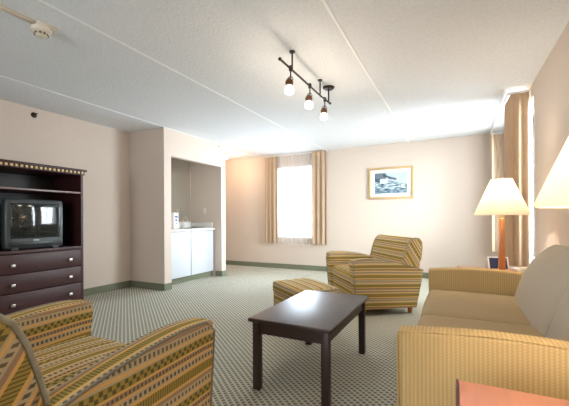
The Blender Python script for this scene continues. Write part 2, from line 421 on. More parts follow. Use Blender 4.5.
window('added_fill_window', 'x', FW[0], FW[1], FW[2], FW[3], YF - 0.06, -0.05)  # unseen window, added so the fill light can enter
# carpet baseboards
BH, BT = 0.10, 0.014
def base(name, pts, openp=True):
    bm = nb()
    for (x0, y0, x1, y1) in pts: box(bm, x0, x1, y0, y1, 0, BH, 0.003, 1)
    struct(name, bm, M['base'])
base('baseboard_back', [(XP, YB - BT, XR, YB)])
base('baseboard_left', [(XL, YF, XL + BT, NY0)])
base('baseboard_right', [(XR - BT, YF, XR, YB - BT)])
base('baseboard_alcove', [(XL + BT, NY0 - BT, NX + BT, NY0), (NX, NY0, NX + BT, OY0), (NX, OY1 + 0.0, NX + BT, NY1 + BT), (NX - 0.14, OY1 - BT, NX + BT, OY1)])
base('baseboard_passage', [(XP, NY1, NX, NY1 + BT)])
# ceiling panel seams
for i, x in enumerate((-0.736, -2.314, -3.859)):
    struct('trim_%d' % (i + 1), box(nb(), x - 0.011, x + 0.011, YF, YB, H - 0.004, H, 0.0015, 1), M['seam'])

# ---------------------------------------------------------------- curtains
def drape(name, axis, a0, a1, base_d, out, z0, z1, folds, amp, mat, label, cat, group, thick=0.004, head=0.0, flare=0.0, seed=1):
    rnd = random.Random(seed)
    nx = folds * 12; nz = 26; bm = nb()
    ph = [rnd.uniform(-0.5, 0.5) for _ in range(folds + 2)]; am = [rnd.uniform(0.65, 1.15) for _ in range(folds + 2)]
    def P(i, j, side):
        s = i / nx; tz = j / nz; z = z0 + (z1 - z0) * tz
        k = s * folds; ki = int(k); fr = k - ki
        a_ = am[ki] * (1 - fr) + am[min(ki + 1, folds)] * fr
        # folds are tight at the heading and open towards the hem
        top = max(0.0, (tz - 0.93) / 0.07)
        A = amp * a_ * (0.75 + 0.35 * (1 - tz)) * (1 - 0.45 * top)
        d = A * math.sin(2 * PI * k + 0.35 * ph[ki] * (1 - tz)) + 0.25 * A * math.sin(4 * PI * k + 1.3 * ph[ki]) + head * math.exp(-((tz - 0.955) / 0.012) ** 2) * -1
        c = (a0 + a1) / 2; wd = (a1 - a0) / 2 * (1 + flare * (1 - tz) - 0.06 * math.exp(-((tz - 0.94) / 0.03) ** 2))
        a = c + wd * (2 * s - 1)
        dd = base_d + out * (d + amp * 1.6 + side * thick + 0.022)
        return (a, dd, z) if axis == 'x' else (dd, a, z)
    G = [[[bm.verts.new(P(i, j, sd)) for i in range(nx + 1)] for j in range(nz + 1)] for sd in (0, 1)]
    for j in range(nz):
        for i in range(nx):
            bm.faces.new((G[0][j][i], G[0][j][i + 1], G[0][j + 1][i + 1], G[0][j + 1][i]))
            bm.faces.new((G[1][j][i], G[1][j + 1][i], G[1][j + 1][i + 1], G[1][j][i + 1]))
    for j in range(nz):
        for i in (0, nx): bm.faces.new((G[0][j][i], G[0][j + 1][i], G[1][j + 1][i], G[1][j][i]))
    for i in range(nx):
        for j in (0, nz): bm.faces.new((G[0][j][i], G[0][j][i + 1], G[1][j][i + 1], G[1][j][i]))
    bmesh.ops.recalc_face_normals(bm, faces=bm.faces)
    o = finish(name, bm, mat, smooth=60)
    return tag(o, label, cat, group)
def sheer(name, axis, a0, a1, base_d, out, z0, z1, folds, amp, label):
    bm = nb(); nx = folds * 8; nz = 12
    G = []
    for j in range(nz + 1):
        row = []
        for i in range(nx + 1):
            s = i / nx; z = z0 + (z1 - z0) * j / nz
            if j == 0: z += 0.008 * math.sin(s * 40)
            d = base_d + out * (amp * (1 + math.sin(2 * PI * s * folds + 0.5 * math.sin(s * 9))))
            a = a0 + (a1 - a0) * s
            row.append(bm.verts.new((a, d, z) if axis == 'x' else (d, a, z)))
        G.append(row)
    for j in range(nz):
        for i in range(nx): bm.faces.new((G[j][i], G[j][i + 1], G[j + 1][i + 1], G[j + 1][i]))
    return tag(finish(name, bm, M['sheer'], smooth=60), label, 'curtain')
CB = 0.545
drape('drape', 'x', -3.70, -3.40, YB, -1, CB, 2.40, 3, 0.018, M['drape'], 'tan drape hanging left of the sheer at the window in the back wall', 'curtain', None, seed=3)
drape('drape', 'x', -2.60, -2.29, YB, -1, CB, 2.43, 3, 0.018, M['drape'], 'tan drape right of the back wall sheer, nearest the framed picture', 'curtain', None, seed=5)
def path_drape(path, z0, z1, per, amp, label, seed):
    """pleated drape following a plan-view polyline, e.g. a rod that returns to the wall"""
    rnd = random.Random(seed); seg = [Vector(p) for p in path]; L = [0.0]
    for a, b_ in zip(seg, seg[1:]): L.append(L[-1] + (b_ - a).length)
    n = int(L[-1] / per * 14); nz = 26; bm = nb()
    def at(t):
        t = max(0, min(L[-1], t))
        for k in range(len(seg) - 1):
            if t <= L[k + 1] + 1e-9: return seg[k].lerp(seg[k + 1], (t - L[k]) / (L[k + 1] - L[k]))
        return seg[-1]
    nf = int(L[-1] / per) + 3; am = [rnd.uniform(0.6, 1.15) for _ in range(nf)]; ph = [rnd.uniform(-0.6, 0.6) for _ in range(nf)]
    G = [[], []]
    for j in range(nz + 1):
        tz = j / nz; z = z0 + (z1 - z0) * tz; top = max(0.0, (tz - 0.93) / 0.07)
        for sd in (0, 1):
            row = []
            for i in range(n + 1):
                t = L[-1] * i / n; p = (at(t - 0.025) + at(t) * 2 + at(t + 0.025)) / 4
                d = (at(t + 0.03) - at(t - 0.03)); d = d.normalized() if d.length else Vector((0, 1)); nr = Vector((-d.y, d.x))
                k = t / per; ki = int(k); fr = k - ki; a = amp * (am[ki] * (1 - fr) + am[ki + 1] * fr) * (0.75 + 0.3 * (1 - tz)) * (1 - 0.4 * top)
                o_ = a * math.sin(2 * PI * k + ph[ki] * (1 - tz) * 0.4) + 0.2 * a * math.sin(4 * PI * k + 1) + (0.004 if sd else 0)
                q = p + nr * o_
                row.append(bm.verts.new((q.x, q.y, z)))
            G[sd].append(row)
    for j in range(nz):
        for i in range(n):
            bm.faces.new((G[0][j][i], G[0][j][i + 1], G[0][j + 1][i + 1], G[0][j + 1][i]))
            bm.faces.new((G[1][j][i], G[1][j + 1][i], G[1][j + 1][i + 1], G[1][j][i + 1]))
        for i in (0, n): bm.faces.new((G[0][j][i], G[0][j + 1][i], G[1][j + 1][i], G[1][j][i]))
    for i in range(n):
        for j in (0, nz): bm.faces.new((G[0][j][i], G[0][j][i + 1], G[1][j][i + 1], G[1][j][i]))
    bmesh.ops.recalc_face_normals(bm, faces=bm.faces)
    return tag(finish('drape', bm, M['drape'], smooth=60), label, 'curtain')
path_drape([(0.705, 4.315), (0.545, 4.30), (0.535, 4.70)], CB, 2.375, 0.085, 0.020, 'wide golden tan drape on the right wall behind the lit table lamp', 9)
path_drape([(0.515, 6.02), (0.53, 6.20), (0.66, 6.30)], CB, 2.37, 0.09, 0.020, 'narrow pale drape in the far right corner of the room beside the back wall', 8)
sheer('sheer_curtain', 'x', -3.41, -2.53, YB - 0.003, -1, 0.53, 2.405, 15, 0.006, 'white see-through sheer curtain glowing between the two drapes on the back wall')
sheer('sheer_curtain', 'y', 4.21, 6.20, XR - 0.003, -1, 0.53, 2.36, 26, 0.006, 'white sheer curtain behind the golden drape on the right wall window')

def rod(name, axis, a0, a1, d, z, label):
    bm = nb()
    if axis == 'x': box(bm, a0, a1, d - 0.012, d, z, z + 0.03, 0.003)
    else: box(bm, d - 0.012, d, a0, a1, z, z + 0.03, 0.003)
    tag(finish(name, bm, M['alu'], smooth=30), label, 'curtain rail')
rod('curtain_rail', 'x', -3.72, -2.27, YB, 2.41, 'thin white curtain rail above the drapes of the back wall window')
bm = nb(); box(bm, 0.512, 0.524, 4.36, 6.30, 2.39, 2.415, 0.002); box(bm, 0.524, XR, 4.36, 4.372, 2.39, 2.415, 0.002); box(bm, 0.524, XR, 6.288, 6.30, 2.39, 2.415, 0.002)
tag(finish('curtain_rail', bm, M['alu'], smooth=30), 'white projecting curtain rail above the drapes of the right wall window', 'curtain rail')

# ---------------------------------------------------------------- bar alcove
def alcove():
    cab = empty('base_cabinet', (-4.31, 4.4625, 0), 0, 'white two-door base cabinet under the counter in the alcove', 'cabinet')
    x1 = -4.035 + 4.31; x0 = XL + 0.01 + 4.31; y0 = OY0 + 0.01 - 4.4625; y1 = 5.055 - 4.4625
    bm = nb(); box(bm, x0, x1 - 0.021, y0, y1, 0.10, 0.86)
    finish('body', bm, M['white'], cab, smooth=0)
    bm = nb(); box(bm, x0, x1 - 0.06, y0, y1, 0.0, 0.10)
    finish('toe_kick', bm, M['base'], cab, smooth=0)
    ym = 4.455 - 4.4625
    for s, (a, c) in enumerate(((y0 + 0.004, ym - 0.007), (ym + 0.007, y1 - 0.004))):
        d = finish('door', box(nb(), x1 - 0.019, x1, a, c, 0.105, 0.852, 0.003), M['white'], cab, smooth=30)
        hy = (ym - 0.05) if s == 0 else (ym + 0.05)
        bm = nb(); tube(bm, [(x1, hy, 0.66), (x1 + 0.022, hy, 0.665), (x1 + 0.026, hy, 0.71), (x1 + 0.022, hy, 0.755), (x1, hy, 0.76)], 0.005)
        finish('handle', bm, M['nickel'], d)
    ct = empty('countertop', (-4.31, 4.4625, 0.861), 0, 'white countertop with a low backsplash above the alcove cabinet', 'countertop')
    bm = nb(); box(bm, x0, x1 + 0.02, y0, y1 + 0.02, 0.0, 0.038, 0.004)
    finish('slab', bm, M['counter'], ct, smooth=30)
    bm = nb(); box(bm, x0, x0 + 0.018, y0, y1 + 0.02, 0.038, 0.138, 0.003); box(bm, x0 + 0.018, x1 - 0.03, y1 + 0.004, y1 + 0.02, 0.038, 0.138, 0.003)
    finish('backsplash', bm, M['counter'], ct, smooth=30)
    # shallow steel sink rim with a bowl
    sy = 4.80 - 4.4625
    bm = nb()
    for a in (box(nb(), -0.19, 0.13, sy - 0.17, sy - 0.155, 0.038, 0.044), box(nb(), -0.19, 0.13, sy + 0.155, sy + 0.17, 0.038, 0.044),
              box(nb(), -0.19, -0.175, sy - 0.155, sy + 0.155, 0.038, 0.044), box(nb(), 0.115, 0.13, sy - 0.155, sy + 0.155, 0.038, 0.044), box(nb(), -0.175, 0.115, sy - 0.155, sy + 0.155, 0.0385, 0.0395)): join(bm, a)
    finish('sink', bm, plain('dark_steel_sink', srgb(120, 118, 112), 0.3, 0.9, var=0.05), ct, smooth=0)
    fc = empty('faucet', (-4.535, 4.80, 0.8995), 0, 'chrome gooseneck faucet at the rear of the alcove counter', 'faucet')
    finish('base', lathe(nb(), [(0.024, 0), (0.024, 0.01), (0.014, 0.03), (0.012, 0.045)]), M['nickel'], fc)
    pts = [(0, 0, 0.04), (0, 0, 0.15)] + [(0.055 - 0.055 * math.cos(t), 0, 0.15 + 0.055 * math.sin(t)) for t in [PI * k / 8 for k in range(1, 9)]] + [(0.11, 0, 0.12)]
    finish('spout', tube(nb(), pts, 0.009), M['nickel'], fc)
    finish('lever', tube(nb(), [(0, 0.018, 0.03), (0.0, 0.05, 0.05), (0, 0.075, 0.06)], 0.006), M['nickel'], fc)
    mr = tag(finish('mirror', box(nb(), XL + 0.001, XL + 0.008, OY0 + 0.01, OY1 - 0.025, 1.02, 2.2, 0.001, 1), M['mirror'], smooth=0),
             'large plain mirror on the back wall of the bar alcove', 'mirror')
    # white carton with blue print
    ctn = empty('carton', (-4.42, 4.45, 0.8995), math.radians(12), 'tall white carton with blue print standing left of the faucet', 'carton')
    finish('box', box(nb(), -0.045, 0.045, -0.075, 0.075, 0, 0.28, 0.003), M['paper'], ctn, smooth=30)
    bm = nb(); bm.free()
    for a, c, e, g in ((-0.04, 0.045, 0.19, 0.225), (-0.03, 0.03, 0.13, 0.165), (-0.02, 0.035, 0.085, 0.1)): finish('printed_label', box(nb(), 0.0451, 0.0458, a, c, e, g), M['blueprint'], ctn, smooth=0)
    so = empty('wall_outlet', (-4.26, OY1, 1.215), 0, 'ivory electric outlet on the alcove side wall above the counter', 'outlet')
    finish('cover_plate', box(nb(), -0.032, 0.032, -0.006, 0, -0.058, 0.058, 0.002), M['ivory'], so)
    for z in (-0.024, 0.024): finish('socket', shift(box(nb(), -0.014, 0.014, -0.008, -0.006, -0.012, 0.012, 0.001), (0, 0, z)), M['paper'], so)
alcove()

# ---------------------------------------------------------------- armoire and television
def armoire():
    W0, W1 = 1.475, 2.566; yc = (W0 + W1) / 2; hw = (W1 - W0) / 2; D0 = XL + 0.02; FX = -4.02
    r = empty('armoire', (FX, yc, 0), 0, 'dark espresso wood armoire with an open television bay over three drawers', 'armoire')
    d = D0 - FX  # back plane, negative
    for s in (-1, 1):
        finish('side_panel', box(nb(), d, 0, *sorted((s * hw, s * (hw - 0.028))), 0.0, 1.605, 0.002), M['darkwood'], r, smooth=0)
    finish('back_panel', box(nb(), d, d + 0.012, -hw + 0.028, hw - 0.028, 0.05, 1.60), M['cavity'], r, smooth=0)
    bm = nb(); box(bm, d + 0.012, 0.0, -hw + 0.028, hw - 0.028, 0.045, 0.075); box(bm, d + 0.05, -0.03, -hw + 0.028, hw - 0.028, 0, 0.045)
    finish('plinth', bm, M['darkwood'], r, smooth=0)
    finish('shelf', box(nb(), d + 0.012, -0.01, -hw + 0.028, hw - 0.028, 1.375, 1.397, 0.002), M['darkwood'], r, smooth=30)
    finish('shelf_edge', box(nb(), -0.01, -0.004, -hw + 0.028, hw - 0.028, 1.378, 1.396, 0.002), plain('pale_edge_strip', srgb(150, 130, 125), 0.3, var=0.05), r, smooth=30)
    # ledge over the drawers
    pts = [(-0.54, -hw + 0.028), (-0.54, hw - 0.028), (0.0, hw - 0.028)] + [(0.03 * math.sin(PI * k / 12) + 0.004, (hw - 0.028) * (1 - 2 * k / 12)) for k in range(13)] + [(0.0, -hw + 0.028)]
    finish('tv_ledge', prism(pts, 0.715, 0.750, 'z', 0.004, 2), M['darkwood'], r, smooth=40)
    # cornice: stepped crown
    bm = nb(); box(bm, d, 0.012, -hw - 0.012, hw + 0.012, 1.600, 1.612, 0.003); box(bm, d, 0.032, -hw - 0.032, hw + 0.032, 1.640, 1.668, 0.006); box(bm, d, 0.010, -hw - 0.01, hw + 0.01, 1.612, 1.640)
    finish('cornice', bm, M['darkwood'], r, smooth=30)
    bm = nb(); n = 24
    for k in range(n):
        y = -hw + (k + 0.5) * 2 * hw / n
        box(bm, 0.010, 0.026, y - 0.013, y + 0.013, 1.613, 1.639, 0.003, 1)
    o = finish('dentil_moulding', bm, M['gilt'], r, smooth=30); o['label'] = 'row of pale gilt dentils'
    # three bowed drawers
    for k, (z0, z1) in enumerate(((0.515, 0.710), (0.320, 0.508), (0.085, 0.313))):
        pts = [(-0.45, -hw + 0.032), (-0.45, hw - 0.032)] + [(0.028 * math.sin(PI * q / 12), (hw - 0.032) * (1 - 2 * q / 12)) for q in range(13)]
        dr = finish('drawer', prism(pts, z0, z1, 'z', 0.003, 2), M['darkwood'], r, smooth=40)
        for y in (-0.205 + 0.0, 0.375):
            yy = y if y > 0 else -0.375 + 0.17
            zz = (0.600, 0.400, 0.200)[k]
            fx = 0.028 * math.sin(PI * (1 - (yy / (hw - 0.032) + 1) / 2))
            bm = nb(); tube(bm, [(fx - 0.002, yy, zz), (fx + 0.018, yy, zz)], 0.006, 8); box(bm, fx + 0.016, fx + 0.026, yy - 0.02, yy + 0.02, zz - 0.014, zz + 0.014, 0.004)
            finish('handle', bm, M['nickel'], dr, smooth=40)
    # television
    tv = empty('television', (FX - 0.03, 2.07, 0.7505), 0, 'black tube television with curved grey glass in the armoire bay', 'television')
    hw2, h2 = 0.285, 0.535
    t = soft(0.10, 2 * hw2, h2 - 0.012, 0.028, (0, 0.004, 0.004), 8); shift(t, (-0.055, 0, (h2 - 0.012) / 2 + 0.012))
    finish('front_bezel', t, M['bezel'], tv, smooth=50)
    def taper(p):
        f = (p.x + 0.19) / 0.38; return (p.x, p.y * (0.66 + 0.34 * f), p.z * (0.62 + 0.38 * f))
    t = soft(0.36, 2 * hw2 - 0.03, h2 - 0.05, 0.03, (0, 0, 0), 6, taper); shift(t, (-0.285, 0, h2 / 2 + 0.01))
    finish('rear_housing', t, M['plastic'], tv, smooth=50)
    def bulge(p):
        k = 1 - 0.55 * (p.y / 0.25) ** 2 - 0.45 * ((p.z) / 0.19) ** 2
        return (p.x + 0.022 * k, p.y, p.z)
    t = soft(0.03, 0.485, 0.375, 0.012, (0, 0, 0), 12, bulge); shift(t, (-0.017, 0, 0.305))
    finish('screen', t, M['screen'], tv, smooth=60)
    bm = nb(); box(bm, -0.012, -0.002, -0.255, 0.255, 0.035, 0.088, 0.006)
    finish('control_panel', bm, M['plastic'], tv, smooth=40)
    bm = nb()
    x = -0.030
    for wd in (0.012, 0.012, 0.014, 0.006, 0.012):
        box(bm, -0.0022, -0.0012, x, x + wd * 0.75, 0.090, 0.104); x += wd
    o = finish('badge', bm, M['badge'], tv, smooth=0); o['label'] = 'small pale maker badge'
    for y in (-0.03, 0.10): finish('button', box(nb(), -0.006, 0.002, y, y + 0.02, 0.052, 0.062, 0.002), M['bezel'], tv, smooth=30)
    for s in (-1, 1): finish('foot', box(nb(), -0.10, -0.01, s * 0.2 - 0.03, s * 0.2 + 0.03, 0, 0.02), M['plastic'], tv, smooth=0)
armoire()

# ---------------------------------------------------------------- upholstery
def arm_top(y): # armchair arm height along its depth, front at +0.45
    k = min(1, max(0, (0.45 - y) / 0.90)); K = [(0, 0.615), (0.15, 0.628), (0.3, 0.624), (0.45, 0.609), (0.6, 0.587), (0.8, 0.545), (1.0, 0.49)]
    P = [(-0.15, 0.58)] + K + [(1.2, 0.44)]
    for i in range(1, len(P) - 2):
        if k <= P[i + 1][0]:
            t = (k - P[i][0]) / (P[i + 1][0] - P[i][0]); a, b, c, d = (P[j][1] for j in (i - 1, i, i + 1, i + 2))
            return 0.5 * (2 * b + (c - a) * t + (2 * a - 5 * b + 4 * c - d) * t * t + (3 * b - a - 3 * c + d) * t ** 3)
    return 0.49
def suv(nrm, co):
    if abs(nrm.x) > 0.7: return (co.y, co.z - 0.2 * (arm_top(co.y) - 0.6))
    if abs(nrm.y) > 0.75: return (co.x, co.z)
    return (co.y, co.x + 0.02)
def uv_front(nrm, co):      # stripes running front to back on the seat, level on its front face
    if abs(nrm.y) > 0.7: return (co.x, co.z)
    return (co.y, co.x)
def uv_level(nrm, co): 
    if abs(nrm.x) > 0.7: return (co.z, co.y * 0.9 + co.z * 0.25)
    return (co.x, co.z + abs(co.y) * 0.3)
def make_armchair(loc, rz, label, group):
    r = empty('armchair', loc, rz, label, 'armchair', group)
    HW = 0.47; AT = 0.125
    n = 18
    outline = [(-0.36, 0.075), (0.405, 0.075)]
    outline += [(0.43, 0.35), (0.452, 0.565)]
    ys = [0.445 - 0.895 * k / n for k in range(n + 1)]
    outline += [(y, arm_top(y)) for y in ys]
    outline += [(-0.425, 0.35)]
    for s in (-1, 1):
        a, c = sorted((s * HW, s * (HW - AT)))
        arm = finish('arm', prism(outline, a, c, 'x', 0.016, 3), M['stripe'], r, smooth=50, uvf=suv)
        xo = s * (HW - 0.003)
        pts = [(xo, 0.443, 0.10), (xo, 0.452, 0.40), (xo, 0.455, 0.565)] + [(xo, y, arm_top(y) + 0.0) for y in ys[1:]]
        pts = [(s * (HW - 0.005), 0.408, 0.085), (s * (HW - 0.005), 0.432, 0.36), (s * (HW - 0.005), 0.450, 0.565)] + [(s * (HW - 0.005), y - 0.001, arm_top(y) - 0.003) for y in ys[1:]]
        finish('piping', tube(nb(), pts, 0.006, 6), M['piping'], arm, smooth=60)
    inner = HW - AT
    bm = soft(2 * inner - 0.01, 0.74, 0.25, 0.02, (0, 0, 0), 4); shift(bm, (0, 0.03, 0.20))
    finish('seat_frame', bm, M['stripe'], r, smooth=50, uvf=uv_front)
    bm = soft(2 * inner - 0.006, 0.70, 0.15, 0.045, (0, 0.015, 0.028), 12); shift(bm, (0, 0.06, 0.385))
    finish('seat_cushion', bm, M['stripe'], r, smooth=60, uvf=uv_front)
    # backrest: leaning slab, wide shoulders that sit over the rear ends of the arms
    prof = [(-0.17, 0.36), (-0.20, 0.50), (-0.235, 0.64), (-0.265, 0.74), (-0.295, 0.80), (-0.335, 0.835), (-0.385, 0.848), (-0.435, 0.838), (-0.468, 0.80), (-0.472, 0.74), (-0.455, 0.60), (-0.43, 0.44), (-0.395, 0.12), (-0.22, 0.12)]
    bm = prism(prof, -0.415, 0.415, 'x', 0.022, 3)
    def uvb(nrm, co):
        if abs(nrm.x) > 0.7: return (co.z, co.y * 0.8 - co.z * 0.55)
        return (co.x, co.z - co.y * 0.6)
    bk = finish('backrest', bm, M['stripe'], r, smooth=50, uvf=uvb)
    for s in (-1, 1):
        pts = [(s * 0.407, y + 0.002, z - 0.002) for y, z in prof[1:11]]
        finish('piping', tube(nb(), pts, 0.009, 8), M['daylit_edge'], bk, smooth=60)  # pale band stands in for the daylit edge of the front face
    for sx_ in (-1, 1):
        for yy in (0.34, -0.31):
            t = lathe(nb(), [(0.018, 0), (0.022, 0.01), (0.032, 0.078)], 12, sx_ * (HW - 0.07), yy)
            finish('leg', t, M['footwood'], r, smooth=40)
    return r
make_armchair((-0.932, 4.187, 0), math.radians(127), 'striped armchair facing the ottoman in the middle of the room', 'striped armchairs').scale = (1.03, 0.92, 0.99)
make_armchair((-1.414, 0.742, 0), math.radians(1), 'striped armchair in the bottom left foreground seen from behind beside the armoire', 'striped armchairs')

def ottoman():
    r = empty('ottoman', (-1.375, 3.17, 0), math.radians(-38.5), 'low striped ottoman in front of the far armchair behind the coffee table', 'ottoman')
    def uo(nrm, co):
        if abs(nrm.x) > 0.7: return (co.y, co.z)
        if abs(nrm.y) > 0.7: return (co.x, co.z)
        return (co.x, co.y)
    finish('base', shift(soft(0.62, 0.43, 0.22, 0.015, (0, 0, 0), 4), (0, 0, 0.175)), M['stripe'], r, smooth=50, uvf=uo)
    cu = finish('cushion', shift(soft(0.64, 0.45, 0.13, 0.035, (0, 0, 0.012), 12), (0, 0, 0.335)), M['stripe'], r, smooth=60, uvf=uo)
    loop = []
    for cx, cy, a0 in ((0.28, 0.185, 0), (-0.28, 0.185, 90), (-0.28, -0.185, 180), (0.28, -0.185, 270)):
        for k in range(5):
            a = math.radians(a0 + 22.5 * k); loop.append((cx + 0.038 * math.cos(a), cy + 0.038 * math.sin(a), 0.378))
    loop.append(loop[0])
    finish('piping', tube(nb(), loop, 0.005, 6), M['piping'], cu, smooth=60)
    for sx_ in (-1, 1):
        for sy_ in (-1, 1):
            finish('leg', lathe(nb(), [(0.018, 0), (0.022, 0.01), (0.03, 0.068)], 12, sx_ * 0.26, sy_ * 0.17), M['footwood'], r, smooth=40)
ottoman()

def sofa():
    y0, y1 = 1.39, 3.25; x0, x1 = -0.206, 0.70; yc = (y0 + y1) / 2; AT = 0.095
    r = empty('sofa', (x0, yc, 0), 0, 'tan ribbed two-seat sofa with curved arms along the right wall', 'sofa')
    D = x1 - x0; L = (y1 - y0) / 2
    def at(x): return 0.615 + 0.028 * math.sin(PI * min(1, max(0, (x + 0.02) / 0.8)))
    n = 18; xs = [0.006 + (D - 0.10) * k / n for k in range(n + 1)]
    outline = [(D - 0.08, 0.06), (0.01, 0.06), (0.0, 0.59)] + [(x, at(x)) for x in xs]
    def uva(nrm, co):
        if abs(nrm.y) > 0.7: return (co.x, co.z)
        if abs(nrm.x) > 0.7: return (co.y, co.z)
        return (co.x, co.y)
    for s in (-1, 1):
        a, c = sorted((s * L, s * (L - AT)))
        arm = finish('arm', prism(outline, a, c, 'y', 0.016, 3), M['rib'], r, smooth=50, uvf=uva)
        pts = [(0.006, s * (L - 0.005), 0.07), (0.0, s * (L - 0.005), 0.585)] + [(x, s * (L - 0.005), at(x) - 0.003) for x in xs]
        finish('piping', tube(nb(), pts, 0.005, 6), M['rib'], arm, smooth=60, uvf=lambda n_, c_: (c_.x, c_.z))
    li = L - AT
    bm = box(nb(), 0.03, D - 0.06, -li, li, 0.06, 0.30, 0.012)
    finish('seat_frame', bm, M['rib'], r, smooth=50, uvf=lambda n_, c_: (c_.y, c_.z))
    def uc(nrm, co):
        if abs(nrm.x) > 0.7: return (co.y, co.z)
        return (co.y, co.x)
    for s in (-1, 1):
        bm = soft(0.66, li - 0.006, 0.165, 0.045, (0.012, 0, 0.022), 14); shift(bm, (0.335, s * li / 2, 0.377))
        cu = finish('seat_cushion', bm, M['taupe'], r, smooth=60, uvf=uc)
        loop = []; hy = (li - 0.006) / 2 - 0.008; cyy = s * li / 2
        for k in range(25): loop.append((0.018, cyy - hy + 2 * hy * k / 24, 0.428))
        finish('piping', tube(nb(), loop, 0.005, 6), M['taupe'], cu, smooth=60, uvf=lambda n_, c_: (c_.x, c_.y))
    # back cushions: rounded profile measured from the photograph
    prof = [(0.59, 0.40), (0.605, 0.47), (0.622, 0.53), (0.66, 0.65), (0.715, 0.745), (0.765, 0.805), (0.81, 0.845), (0.85, 0.865), (0.885, 0.855), (0.90, 0.80), (0.90, 0.40)]
    def cushion(a0, a1):
        t = bmesh.new(); m_ = 22; rows = []
        cxp = sum(p[0] for p in prof) / len(prof); czp = 0.62
        # dense profile by chord subdivision
        pp = []
        for i in range(len(prof)):
            p, q = prof[i], prof[(i + 1) % len(prof)]
            for k in range(3): pp.append((p[0] + (q[0] - p[0]) * k / 3, p[1] + (q[1] - p[1]) * k / 3))
        for j in range(m_ + 1):
            e = math.sin((j / m_ - 0.5) * PI); y = (a0 + a1) / 2 + e * (a1 - a0) / 2
            edge = min(y - a0, a1 - y); rr = 0.05
            ins = 0 if edge >= rr else rr - math.sqrt(max(0, rr * rr - (rr - edge) ** 2))
            cr = 0.022 * (1 - e * e)
            row = []
            for (x, z) in pp:
                dx, dz = x - cxp, z - czp; dl = math.hypot(dx, dz)
                k = 1 - ins / dl
                fr = cr if x < 0.86 else 0
                row.append(t.verts.new((cxp + dx * k - fr * (0.8 if dx < 0 else 0.2), y, min(0.9, czp + dz * k + (fr * 0.5 if dz > 0.1 else 0)))))
            rows.append(row)
        nn = len(pp)
        for a_, b_ in zip(rows, rows[1:]):
            for i in range(nn): t.faces.new((a_[i], a_[(i + 1) % nn], b_[(i + 1) % nn], b_[i]))
        t.faces.new(rows[0]); t.faces.new(list(reversed(rows[-1])))
        bmesh.ops.recalc_face_normals(t, faces=t.faces)
        return t
    sp = 2.10 - yc; lb = li - 0.065
    for a0, a1 in ((-lb, sp - 0.002), (sp + 0.002, lb)):
        finish('back_cushion', cushion(a0, a1), M['daylit_greige'], r, smooth=70, uvf=lambda n_, c_: (c_.y, c_.z))
    finish('back_frame', box(nb(), D - 0.055, D, -L + 0.01, L - 0.01, 0.06, 0.80, 0.02, 3), M['rib'], r, smooth=50, uvf=lambda n_, c_: (c_.y, c_.z))
    for xx in (0.07, D - 0.09):
        for s in (-1, 1): finish('leg', lathe(nb(), [(0.018, 0), (0.022, 0.01), (0.03, 0.062)], 12, xx, s * (L - 0.08)), M['footwood'], r, smooth=40)
sofa()

# ---------------------------------------------------------------- tables
def coffee_table():
    x0, x1, y0, y1 = -1.155, -0.612, 1.775, 2.70
    r = empty('coffee_table', ((x0 + x1) / 2, (y0 + y1) / 2, 0), 0, 'dark rectangular coffee table with square legs in the centre of the carpet', 'table')
    hx, hy = (x1 - x0) / 2, (y1 - y0) / 2
    prof = nb(); box(prof, -hx, hx, -hy, hy, 0.424, 0.447, 0.007, 3)
    finish('tabletop', prof, M['tablewood'], r, smooth=40)
    bm = nb(); i = 0.035; t = 0.018
    box(bm, -hx + i, hx - i, -hy + i, -hy + i + t, 0.348, 0.424, 0.001); box(bm, -hx + i, hx - i, hy - i - t, hy - i, 0.348, 0.424, 0.001)
    box(bm, -hx + i, -hx + i + t, -hy + i + t, hy - i - t, 0.348, 0.424, 0.001); box(bm, hx - i - t, hx - i, -hy + i + t, hy - i - t, 0.348, 0.424, 0.001)
    finish('apron', bm, M['tablewood'], r, smooth=0)
    for sx_ in (-1, 1):
        for sy_ in (-1, 1):
            cx, cy = sx_ * (hx - 0.045), sy_ * (hy - 0.045)
            bm = nb(); box(bm, cx - 0.023, cx + 0.023, cy - 0.023, cy + 0.023, 0, 0.424, 0.003)
            finish('leg', bm, M['tablewood'], r, smooth=30)
coffee_table()

def end_table(loc, w_, d_, h_, label, proto=None):
    r = empty('end_table', loc, 0, label, 'table', 'end tables beside the sofa')
    finish('tabletop', box(nb(), -w_ / 2, w_ / 2, -d_ / 2, d_ / 2, h_ - 0.028, h_, 0.005), M['redwood'], r, smooth=40)
    e = finish('edge_band', prism([(-w_ / 2 - 0.007, -d_ / 2), (-w_ / 2, -d_ / 2), (-w_ / 2, d_ / 2), (-w_ / 2 - 0.007, d_ / 2)], h_ - 0.030, h_ + 0.001, 'z'), M['darkwood'], r, smooth=0)
    bm = nb(); i = 0.03
    box(bm, -w_ / 2 + i, w_ / 2 - i, -d_ / 2 + i, -d_ / 2 + i + 0.018, h_ - 0.11, h_ - 0.028); box(bm, -w_ / 2 + i, w_ / 2 - i, d_ / 2 - i - 0.018, d_ / 2 - i, h_ - 0.11, h_ - 0.028)
    box(bm, -w_ / 2 + i, -w_ / 2 + i + 0.018, -d_ / 2 + i + 0.018, d_ / 2 - i - 0.018, h_ - 0.11, h_ - 0.028); box(bm, w_ / 2 - i - 0.018, w_ / 2 - i, -d_ / 2 + i + 0.018, d_ / 2 - i - 0.018, h_ - 0.11, h_ - 0.028)
    finish('apron', bm, M['redwood'], r, smooth=0)
    for sx_ in (-1, 1):
        for sy_ in (-1, 1):
            cx, cy = sx_ * (w_ / 2 - 0.04), sy_ * (d_ / 2 - 0.04)
            finish('leg', box(nb(), cx - 0.022, cx + 0.022, cy - 0.022, cy + 0.022, 0, h_ - 0.028, 0.003), M['redwood'], r, smooth=30)
    return r
